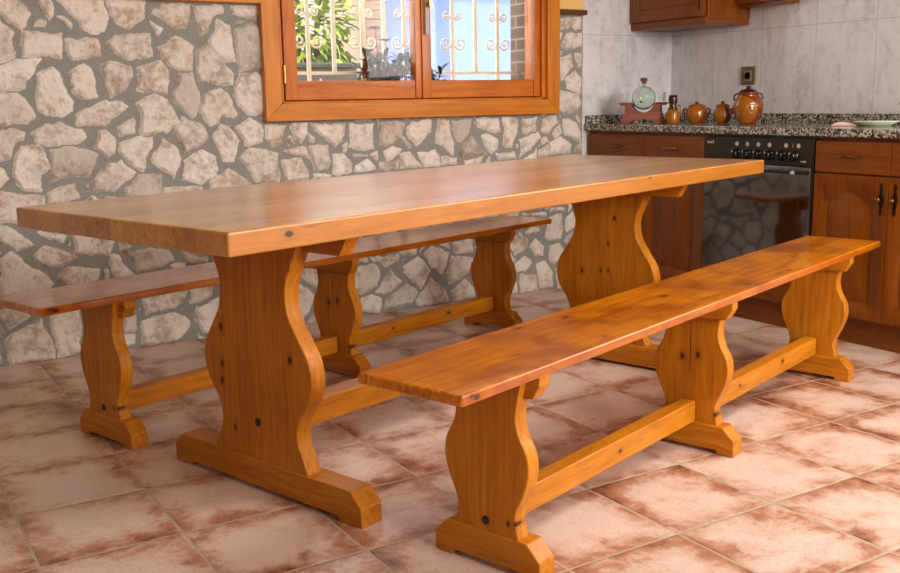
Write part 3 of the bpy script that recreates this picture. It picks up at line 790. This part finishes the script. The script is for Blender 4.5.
# ------------------------------------------------------------------ trestle furniture
def spline(pts, n=46):
    out = []; zs = [p[0] for p in pts]
    def cr(p0, p1, p2, p3, t): return .5 * ((2 * p1) + (-p0 + p2) * t + (2 * p0 - 5 * p1 + 4 * p2 - p3) * t * t + (-p0 + 3 * p1 - 3 * p2 + p3) * t ** 3)
    for i in range(n + 1):
        z = zs[0] + (zs[-1] - zs[0]) * i / n
        k = max(j for j in range(len(pts) - 1) if zs[j] <= z + 1e-9); t = (z - zs[k]) / (zs[k + 1] - zs[k])
        g = lambda j: pts[min(max(j, 0), len(pts) - 1)][1]
        out.append((z, cr(g(k - 1), g(k), g(k + 1), g(k + 2), t)))
    return out
def trestle(parent, l, cy, prof, pth, fth, fw_, fh, top_z, cleat_w, cleat_h, bolt=None, bev=.007, flip=False):
    p = spline(prof)
    pts = [(cy + h, z) for z, h in p] + [(cy - h, z) for z, h in reversed(p)]
    d = (fth - pth) / 2
    lp = l + fth - d * .4 - pth if flip else l + d * .4
    c0, c1 = (lp - .020, lp + pth * .4) if flip else (l + pth * .55, l + pth + .022)
    leg = MB().prism(pts, lp, lp + pth, 'X').build('leg', m_leg, parent, bevel=bev, seg=3)
    a, b = cy - fw_ / 2, cy + fw_ / 2; c = fh * .43
    pad = .085 if fw_ > .5 else .055; g = .012
    foot = [(a, 0), (a, fh - c), (a + c, fh), (b - c, fh), (b, fh - c), (b, 0), (b - pad, 0), (b - pad, g), (a + pad, g), (a + pad, 0)]
    MB().prism(foot, l, l + fth, 'X').build('foot', m_foot, leg, bevel=.004)
    a, b = cy - cleat_w / 2, cy + cleat_w / 2; c = cleat_h * (.6 if cleat_w < .5 else 1)
    MB().prism([(a, top_z), (a, top_z - cleat_h + c - .0001), (a + c * .6, top_z - cleat_h), (b - c * .6, top_z - cleat_h), (b, top_z - cleat_h + c - .0001), (b, top_z)], c0, c1, 'X').build('cleat', m_foot, leg, bevel=.003)
    if bolt:
        M = Matrix.Rotation(-PI / 2, 3, 'Y')
        MB().lathe([(.001, .004), (bolt[1] * .5, .0038), (bolt[1] * .92, .002), (bolt[1], -.004)], 24, (l + d * .4, cy, bolt[0]), M).build('bolt_cap', m_dark, leg, smooth='auto')
    return leg

TL_, TW_, TH_, TT_ = 2.5683, .904, .7923, .0525
tb = thing('dining_table', 'long honey pine trestle dining table with thick top, empty', 'table', (.6670, 1.9377, 0), .3029)
MB().box(0, TL_, 0, TW_, TH_ - TT_, TH_).build('tabletop', m_top, tb, bevel=.006, seg=3)
tprof = [(.085, .198), (.13, .180), (.165, .163), (.2, .161), (.24, .176), (.29, .212), (.345, .227), (.4, .216), (.45, .182), (.5, .150), (.545, .138), (.585, .141), (.63, .160), (.68, .186), (.742, .205)]
for l in (.39, 2.1053): trestle(tb, l, TW_ / 2, tprof, .050, .073, .797, .09, TH_ - TT_, .72, .062, (.197, .0125) if l < 1 else None, .0045, l > 1)
MB().box(.45, 2.11, TW_ / 2 - .036, TW_ / 2 + .036, .150, .226).build('stretcher', m_rail, tb, bevel=.006)

BLn, BW_, BH_, BT_ = 2.5184, .2855, .4884, .0245
bprof = [(.08, .092), (.115, .084), (.145, .084), (.19, .104), (.24, .119), (.285, .115), (.325, .094), (.36, .085), (.4, .09), (.465, .104)]
def bench(label, loc, rz):
    b = thing('bench', label, 'bench', loc, rz, 'pine trestle benches')
    MB().box(0, BLn, 0, BW_, BH_ - BT_, BH_).build('seat', m_seat, b, bevel=.006, seg=4)
    for k, l in enumerate((.2459, 1.2296, 2.2132)):
        trestle(b, l, BW_ / 2, bprof, .041, .0593, .302, .085, BH_ - BT_, .27, .055, (.110, .0115) if k == 0 else None, .004, k > 0)
    MB().box(.29, 1.238, BW_ / 2 - .024, BW_ / 2 + .024, .086, .152).build('stretcher', m_rail, b, bevel=.005)
    MB().box(1.275, 2.22, BW_ / 2 - .024, BW_ / 2 + .024, .086, .152).build('stretcher', m_rail, b, bevel=.005)
    return b
bench('long orange pine bench in front of the table, nearest the viewer', (.98099, 1.56013, 0), .31841)
bench('long pine bench behind the table along the stone wall', (.4564, 2.9489, 0), .31128)

# ------------------------------------------------------------------ kitchen
CT, CB = .9, .8654
wk = thing('worktop', 'speckled black and white granite worktop with low upstand', 'worktop', (FX, 3.0, CT))
rel(MB().box(FX, K - .001, 1.6, W - .001, CB, CT), FX, 3.0, CT).build('slab', m_granite, wk, bevel=.004)
rel(MB().box(K - .022, K - .001, 1.6, W - .001, CT, CT + .045).box(FX + .01, K - .022, W - .022, W - .001, CT, CT + .045), FX, 3.0, CT).build('upstand', m_granite, wk, bevel=.002)
DX = FX + .018       # door faces
def handle_h(parent, y, z, o):
    h = MB(); M = Matrix.Rotation(PI / 2, 3, 'X')
    h.lathe([(.001, -.055), (.003, -.050), (.0065, -.040), (.003, -.032), (.0075, -.020), (.0035, -.012), (.007, 0), (.0035, .012), (.0075, .020), (.003, .032), (.0065, .040), (.003, .050), (.001, .055)], 12, (DX - .016, y, z), M)
    for s in (-.036, .036): h.box(DX - .018, DX + .001, y + s - .003, y + s + .003, z - .003, z + .003)
    return rel(h, *o).build('handle', m_brass, parent, smooth='auto')
def handle_v(parent, y, z, o):
    h = MB(); pts = []
    for zz, w in ((-.065, .002), (-.05, .006), (-.035, .004), (-.02, .009), (0, .012), (.02, .009), (.035, .004), (.05, .006), (.065, .002)): pts.append((zz, w))
    poly = [(y + w, z + zz) for zz, w in pts] + [(y - w, z + zz) for zz, w in reversed(pts)]
    h.prism(poly, DX - .004, DX + .001, 'X')
    a = rel(h, *o).build('handle', m_bronze, parent, bevel=.0012)
    k = MB().lathe([(.004, 0), (.004, .010), (.010, .016), (.011, .022), (.007, .028), (.001, .030)], 16, (DX - .003, y, z), Matrix.Rotation(-PI / 2, 3, 'Y'))
    rel(k, *o).build('knob', m_brass, a, smooth=True)
def arch_loop(y0, y1, z0, z1, ins, rise=.055, n=16):
    a, b, c, d = y0 + ins, y1 - ins, z0 + ins, z1 - ins
    L = [(a + (b - a) * i / n, c) for i in range(n)] + [(b, c + (d - rise - c) * i / n) for i in range(n)]
    for i in range(n):
        t = i / n; y = b + (a - b) * t
        # shoulders, then a cathedral arch
        s = max(0.0, min(1.0, (.5 - abs(t - .5)) / .5)); s2 = 0 if s < .12 else (s - .12) / .88
        L.append((y, d - rise + rise * math.sin(s2 * PI / 2) ** 1.5))
    L += [(a, d - rise + (c - d + rise) * i / n) for i in range(n)]
    return L
def door_mesh(y0, y1, z0, z1, arch=True, fw_=.058, x=DX, th=.02):
    mb = MB(); n = 16; rise = .045 if arch else 0.0
    rect = [(y0 + (y1 - y0) * i / n, z0) for i in range(n)] + [(y1, z0 + (z1 - z0) * i / n) for i in range(n)] + [(y1 + (y0 - y1) * i / n, z1) for i in range(n)] + [(y0, z1 + (z0 - z1) * i / n) for i in range(n)]
    loops = [[(x + th, p, q) for p, q in rect], [(x, p, q) for p, q in rect]]
    for ins, dx in ((fw_, 0), (fw_ + .006, .007), (fw_ + .014, .007), (fw_ + .034, .0015)):
        loops.append([(x + dx, p, q) for p, q in arch_loop(y0, y1, z0, z1, ins, rise)])
    N = len(rect); vs = [v for L in loops for v in L]; fs = [list(range(N))]
    for k in range(len(loops) - 1):
        for i in range(N): fs.append((k * N + i, k * N + (i + 1) % N, (k + 1) * N + (i + 1) % N, (k + 1) * N + i))
    # close the field with a fan
    cy_, cz_ = (y0 + y1) / 2, (z0 + z1) / 2; vs.append((x + .0015, cy_, cz_)); b = (len(loops) - 1) * N
    for i in range(N): fs.append((b + i, b + (i + 1) % N, len(vs) - 1))
    mb.add(vs, fs); return mb
def base_unit(label, ya, yb, split, hand):
    o = (FX + .3, (ya + yb) / 2, 0); t = thing('base_cabinet', label, 'cabinet', o)
    rel(MB().box(DX + .021, K - .002, ya + .001, yb - .001, .11, CB - .001), *o).build('body', m_cab, t)
    rel(MB().box(FX + .06, FX + .078, ya, yb, 0, .112), *o).build('plinth', m_cabh, t)
    ys = [ya, split, yb]
    for i in range(2):
        a, b = ys[i] + .0015, ys[i + 1] - .0015
        d = rel(MB().box(DX, DX + .02, a, b, .717, .848), *o).build('drawer', m_cabh, t, bevel=.003); handle_h(d, (a + b) / 2, .786, o)
        d = rel(door_mesh(a, b, .118, .711), *o).build('door', m_cab, t, smooth='auto'); handle_v(d, (b - .030) if i == 0 else (a + .030), .622, o)
    return t
base_unit('wooden base cabinet with two drawers in the corner, left of the oven', 3.460, 4.325, 3.880, None)
base_unit('wooden base cabinet with arched doors and brass handles right of the oven', 2.105, 2.822, 2.463, None)
# oven
o = (FX + .3, 3.14, 0)
ov = thing('built_in_oven', 'dark built-in oven with glass door and six black knobs under the worktop', 'oven', o)
def op(name, mb, m, bev=.002, parent=None, smooth=False): return rel(mb, *o).build(name, m, parent or ov, bevel=bev, smooth=smooth)
oy0, oy1 = 2.826, 3.458
op('housing', MB().box(FX + .045, K - .003, oy0, oy1, .11, CB - .002), m_blackp, 0)
op('base_panel', MB().box(DX, DX + .02, oy0, oy1, .118, .236), m_cabh, .003)
op('plinth', MB().box(FX + .06, FX + .078, oy0, oy1, 0, .112), m_cabh, 0)
cp = op('control_panel', MB().box(DX, DX + .03, oy0 + .012, oy1, .740, .852), m_panel)
op('side_strip', MB().box(DX + .001, DX + .02, oy0, oy0 + .011, .24, .852), m_blackp, 0)
dr = op('oven_door', MB().box(DX, DX + .026, oy0 + .012, oy1, .24, .732), m_oglass, .003)
op('door_grip', MB().box(DX - .012, DX + .002, oy0 + .03, oy1 - .02, .700, .716), m_blackp, .004, dr)
op('door_badge', MB().prism([(2.918, .700), (2.934, .700), (2.938, .708), (2.926, .716), (2.914, .708)], DX - .015, DX - .011, 'X'), m_markw, 0, dr)
Mk = Matrix.Rotation(-PI / 2, 3, 'Y')
for y in (3.257, 3.195, 3.131, 3.068, 2.999, 2.932):
    k = op('knob', MB().lathe([(.023, 0), (.024, .004), (.021, .008), (.019, .022), (.017, .025), (.001, .025)], 24, (DX, y, .778), Mk), m_blackp, 0, smooth='auto')
    op('grip', MB().box(DX - .031, DX - .020, y - .004, y + .004, .760, .796), m_blackp, .002, k)
    op('indicator', MB().box(DX - .0325, DX - .031, y - .0015, y + .0015, .785, .795), m_markw, 0, k)
    dy = -.022 if y < 3.05 else 0
    op('symbol', MB().lathe([(.010, 0), (.010, .0008), (.001, .0010)], 16, (DX, y + dy, .822), Mk), m_markw, 0, cp, 'auto')
    if dy: op('pilot_mark', MB().box(DX - .001, DX, y + .006, y + .010, .812, .830), m_markr if y > 2.95 else m_marky, 0, cp)
# blurred maker's mark: three low letters and a taller one
mk = MB()
for a, b, c in ((3.440, 3.432, .010), (3.429, 3.421, .010), (3.418, 3.410, .010)):
    mk.box(DX - .001, DX, b, a, .820, .820 + c)
mk.box(DX - .001, DX, 3.400, 3.406, .819, .836)
op('maker_mark', mk, m_markw, 0, cp)
op('small_print', MB().box(DX - .001, DX, 2.868, 2.884, .752, .758).box(DX - .001, DX, 2.888, 2.895, .752, .758), m_markw, 0, cp)

# wall cabinets
UX = K - .33
uo = (K - .165, 4.06, 1.405)
uc = thing('wall_cabinet', 'wooden wall cabinet hanging in the corner above the flask', 'cabinet', uo)
def up_(name, mb, m, bev=.003, parent=None): return rel(mb, *uo).build(name, m, parent or uc, bevel=bev)
up_('body', MB().box(UX + .021, K - .001, 3.774, W - .002, 1.43, 2.15), m_cab)
up_('light_rail', MB().box(UX + .012, K - .001, 3.780, W - .002, 1.402, 1.440), m_cabh)
d = up_('door', door_mesh(3.790, W - .006, 1.442, 2.14, False, .06, UX), m_cab, 0)
handle = MB().prism([(3.817, 1.47), (3.822, 1.49), (3.817, 1.56), (3.812, 1.49)], UX - .004, UX + .001, 'X'); up_('handle', handle, m_bronze, .001, d)
uo = (K - .1, 3.63, 1.49)
uc2 = thing('wall_cabinet', 'shallow dark wooden wall unit just right of the corner wall cabinet', 'cabinet', uo)
rel(MB().box(K - .10, K - .001, 3.46, 3.772, 1.488, 2.15), *uo).build('body', m_cab, uc2, bevel=.003)
rel(MB().box(K - .12, K - .101, 3.465, 3.770, 1.50, 2.14), *uo).build('door', m_cab, uc2, bevel=.003)
uo = (K - .25, 3.1, 1.72)
hd = thing('cooker_hood', 'cooker hood over the oven, above the picture edge', 'hood', uo)
rel(MB().prism([(K - .5, 1.72), (K - .002, 1.72), (K - .002, 2.1), (K - .28, 2.1), (K - .5, 1.80)], 2.80, 3.41, 'Y'), *uo).build('canopy', m_cab, hd, bevel=.004)
# socket
sk = thing('wall_socket', 'antique brass square wall socket above the tall amber jar', 'socket', (K, 3.768, 1.14))
def sp(name, mb, m, bev=.004): return rel(mb, K, 3.768, 1.14).build(name, m, sk, bevel=bev)
m_sock = plain('aged brass plate', lin(122, 108, 70), .4, .6, var=.15)
sp('cover_plate', MB().box(K - .010, K - .0005, 3.720, 3.816, 1.094, 1.188), m_sock)
sp('insert', MB().box(K - .013, K - .009, 3.742, 3.794, 1.112, 1.168), plain('cream socket insert', lin(150, 132, 92), .4), .002)
sp('recess', MB().lathe([(.020, 0), (.020, .003), (.016, .0035), (.015, .001), (.001, .001)], 24, (K - .012, 3.768, 1.140), Mk), m_dark, 0)

# ------------------------------------------------------------------ things on the worktop
def ring_handle(mb, c, ang, r, zz, rad, tilt=0, n=14):
    pts = []
    for i in range(n + 1):
        a = -PI * .5 + PI * i / n; q = r + rad * math.cos(a)
        pts.append((c[0] + q * math.cos(ang), c[1] + q * math.sin(ang), zz + rad * 1.1 * math.sin(a)))
    mb.tube(pts, .005, 8)
def jar(label, x, y, prof, lid, knobp, name='lidded_jar', grp=None, handles=()):
    o = (x, y, CT + .001); t = thing(name, label, 'jar', o, group=grp)
    MB().lathe(prof, 40).build('body', m_pot, t, smooth=True)
    l = MB().lathe(lid, 36).build('lid', m_amber if name != 'storage_jar' else m_jug, t, smooth='auto')
    MB().lathe(knobp, 20).build('knob', m_jug, l, smooth='auto')
    for a, r, z, rad in handles:
        h = MB(); ring_handle(h, (0, 0), a, r, z, rad); h.build('handle', m_jug, t, smooth=True)
    return t
vang = math.atan2(3.7, 3.8)
jar('low round amber jar with dark lid knob, between the jug and the smallest jar', 3.83, 3.776,
    [(.001, 0), (.036, 0), (.038, .004), (.052, .022), (.060, .045), (.056, .068), (.044, .082), (.043, .088), (.040, .088), (.038, .080), (.001, .078)],
    [(.001, .086), (.044, .086), (.046, .090), (.030, .098), (.010, .101), (.001, .101)], [(.006, .100), (.011, .104), (.010, .109), (.001, .112)], 'lidded_jar', None,
    [(vang + PI / 2, .052, .062, .014), (vang - PI / 2, .052, .062, .014)])
jar('smallest amber lidded jar, just left of the tall one', 3.87, 3.637,
    [(.001, 0), (.028, 0), (.030, .004), (.042, .022), (.0475, .044), (.044, .066), (.034, .080), (.033, .086), (.030, .086), (.029, .080), (.001, .078)],
    [(.001, .084), (.034, .084), (.036, .088), (.024, .097), (.008, .102), (.001, .102)], [(.004, .100), (.009, .105), (.008, .110), (.001, .113)], 'lidded_jar', None,
    [(vang - PI / 2, .040, .060, .011)])
jar('tallest jar, two tone amber and brown with dark lid, below the socket', 3.88, 3.482,
    [(.001, 0), (.040, 0), (.044, .004), (.060, .030), (.073, .066), (.075, .088), (.068, .112), (.054, .130), (.048, .138), (.050, .146), (.056, .150), (.053, .154), (.046, .150), (.001, .146)],
    [(.001, .150), (.045, .150), (.047, .154), (.036, .164), (.020, .170), (.001, .171)], [(.009, .168), (.012, .174), (.013, .180), (.008, .184), (.001, .185)], 'storage_jar', None,
    [(vang + PI / 2, .052, .128, .016), (vang - PI / 2, .052, .128, .016)])
# jug
o = (3.755, 3.872, CT + .001)
jg = thing('jug', 'small amber jug with dark brown neck and looped handle beside the wooden stand', 'jug', o)
MB().lathe([(.001, 0), (.030, 0), (.032, .004), (.037, .020), (.038, .038), (.035, .056), (.026, .072)], 32).build('body', m_amber, jg, smooth=True)
MB().lathe([(.027, .070), (.020, .084), (.017, .094), (.022, .108), (.024, .124), (.022, .146), (.019, .146), (.018, .120), (.014, .095), (.001, .094)], 32).build('neck', m_jug, jg, smooth=True)
h = MB(); ring_handle(h, (0, 0), vang - PI / 2, .024, .072, .020); h.build('handle', m_amber, jg, smooth=True)
# stand and flask
sa = math.atan2(-.80, .60)
o = (3.690, 4.030, CT + .001)
sd = thing('wooden_stand', 'reddish wooden cradle stand holding the round glass flask', 'stand', o, sa)
prof = [(-.116, 0), (-.110, .020), (-.094, .050), (-.090, .092), (-.118, .096), (-.120, .104), (-.066, .104)]
for i in range(13):
    a = PI + PI * i / 12; prof.append((.060 * math.cos(a), .108 + .052 * math.sin(a)))
prof += [(.066, .104), (.120, .104), (.118, .096), (.090, .092), (.094, .050), (.110, .020), (.116, 0), (.075, 0)]
for i in range(1, 12):
    a = PI * i / 12; prof.append((.070 * math.cos(a), .022 * math.sin(a)))
prof += [(-.075, 0)]
MB().prism(prof, -.012, .012, 'Y').build('front_board', m_stand, sd, bevel=.002)
MB().prism(prof, .050, .070, 'Y').build('rear_board', m_stand, sd, bevel=.002)
MB().box(-.124, -.070, -.022, .080, .104, .110).build('shelf', m_stand, sd, bevel=.002)
MB().box(.070, .124, -.022, .080, .104, .110).build('shelf', m_stand, sd, bevel=.002)
fo = Vector(o) + Matrix.Rotation(sa, 3, 'Z') @ Vector((0, .028, 0))
fk = thing('glass_flask', 'round greenish glass flask with cork stopper and tiny tap', 'flask', (fo.x, fo.y, CT + .079), sa)
# flask: disc-like sphere, outer and inner skins
fm = MB(); R = .063
outer = [(max(.001, R * math.sin(PI * i / 22)), .056 - R * math.cos(PI * i / 22)) for i in range(0, 21)] + [(.012, .116), (.012, .134), (.016, .138), (.012, .140)]
inner = [(.009, .139), (.009, .118)] + [(max(.001, (R - .003) * math.sin(PI * i / 22)), .056 - (R - .003) * math.cos(PI * i / 22)) for i in range(20, -1, -1)]
fm.lathe(outer + inner, 40); fl_ = fm.build('flask_body', m_flask, fk, smooth=True)
MB().lathe([(.001, .128), (.0085, .128), (.010, .140), (.018, .141), (.019, .154), (.014, .160), (.001, .161)], 20).build('cork_stopper', m_cork, fk, smooth='auto')
MB().lathe([(.004, 0), (.004, .012), (.007, .014), (.007, .020), (.001, .022)], 14, (0, -.058, .036), Matrix.Rotation(PI / 2, 3, 'X')).box(-.002, .002, -.076, -.072, .030, .050).build('tap', m_brass, fk, smooth='auto')
gl = None
for k, (gx, gy) in enumerate(((-.100, .004), (-.100, .052), (.097, .004), (.097, .052))):
    p = Vector(o) + Matrix.Rotation(sa, 3, 'Z') @ Vector((gx, gy, 0))
    g = MB().lathe([(.001, 0), (.011, 0), (.012, .004), (.017, .052), (.0155, .052), (.0105, .006), (.001, .005)], 24).build('shot_glass', m_clear, loc=(p.x, p.y, CT + .112), smooth='auto')
    tag(g, ['small clear glass on the left shelf of the stand, front one', 'small clear glass on the left shelf of the stand, rear one',
            'small clear glass on the right shelf of the stand, front one', 'small clear glass on the right shelf of the stand, rear one'][k], 'glass', 'small glasses on the flask stand')
# dish and cloth at the right
o = (3.88, 2.760, CT + .001); da = -1.15
di = thing('serving_dish', 'pale green white oval dish lying on the right of the worktop', 'dish', o, da)
def oval(prof, sx): 
    m = MB().lathe(prof, 40); m.v = [(a * sx, b, c) for a, b, c in m.v]; return m
oval([(.001, .002), (.040, .002), (.044, .0), (.048, .003), (.072, .016), (.074, .019), (.070, .019), (.046, .007), (.001, .006)], 1.25).build('bowl', m_white_dish, di, smooth='auto')
oval([(.0705, .0185), (.0755, .018), (.0765, .0205), (.0705, .0212)], 1.25).build('rim', m_dish_in, di, smooth='auto')
cm = MB(); n, mm = 22, 14; vs_ = []; rr_ = random.Random(4)
for i in range(n + 1):
    for j in range(mm + 1):
        x = -.055 + .11 * i / n; y = -.035 + .07 * j / mm
        ed = min(1, 4 * min(i / n, 1 - i / n, j / mm, 1 - j / mm))
        vs_.append((x, y, .004 + .014 * ed ** .6 * (.7 + .6 * mnoise.noise(Vector((x * 30, y * 30, 1))))))
fs_ = [(i * (mm + 1) + j, (i + 1) * (mm + 1) + j, (i + 1) * (mm + 1) + j + 1, i * (mm + 1) + j + 1) for i in range(n) for j in range(mm)]
cm.add(vs_, fs_); nb = len(vs_)
cm.add([(a, b, .0) for a, b, c in vs_], [f[::-1] for f in fs_])
for i in range(n): cm.f += [[i * (mm + 1), (i + 1) * (mm + 1), nb + (i + 1) * (mm + 1), nb + i * (mm + 1)], [i * (mm + 1) + mm, nb + i * (mm + 1) + mm, nb + (i + 1) * (mm + 1) + mm, (i + 1) * (mm + 1) + mm]]; cm.mi += [0, 0]
for j in range(mm): cm.f += [[j, nb + j, nb + j + 1, j + 1], [n * (mm + 1) + j, n * (mm + 1) + j + 1, nb + n * (mm + 1) + j + 1, nb + n * (mm + 1) + j]]; cm.mi += [0, 0]
cl = cm.build('cloth', m_cloth, loc=(3.84, 2.880, CT + .001), smooth=True, rz=-1.3)
tag(cl, 'folded pale pink cloth against the left end of the oval dish', 'cloth')
# jar at the picture's right edge
jar('reddish brown jar cut off by the right edge, behind the oval dish', 4.05, 2.675,
    [(.001, 0), (.036, 0), (.040, .004), (.056, .03), (.064, .065), (.056, .095), (.044, .11), (.046, .118), (.042, .118), (.001, .112)],
    [(.001, .116), (.042, .116), (.044, .120), (.030, .128), (.001, .132)], [(.006, .13), (.011, .136), (.009, .144), (.001, .147)], 'lidded_jar', None,
    [(vang + PI / 2, .058, .095, .018)])
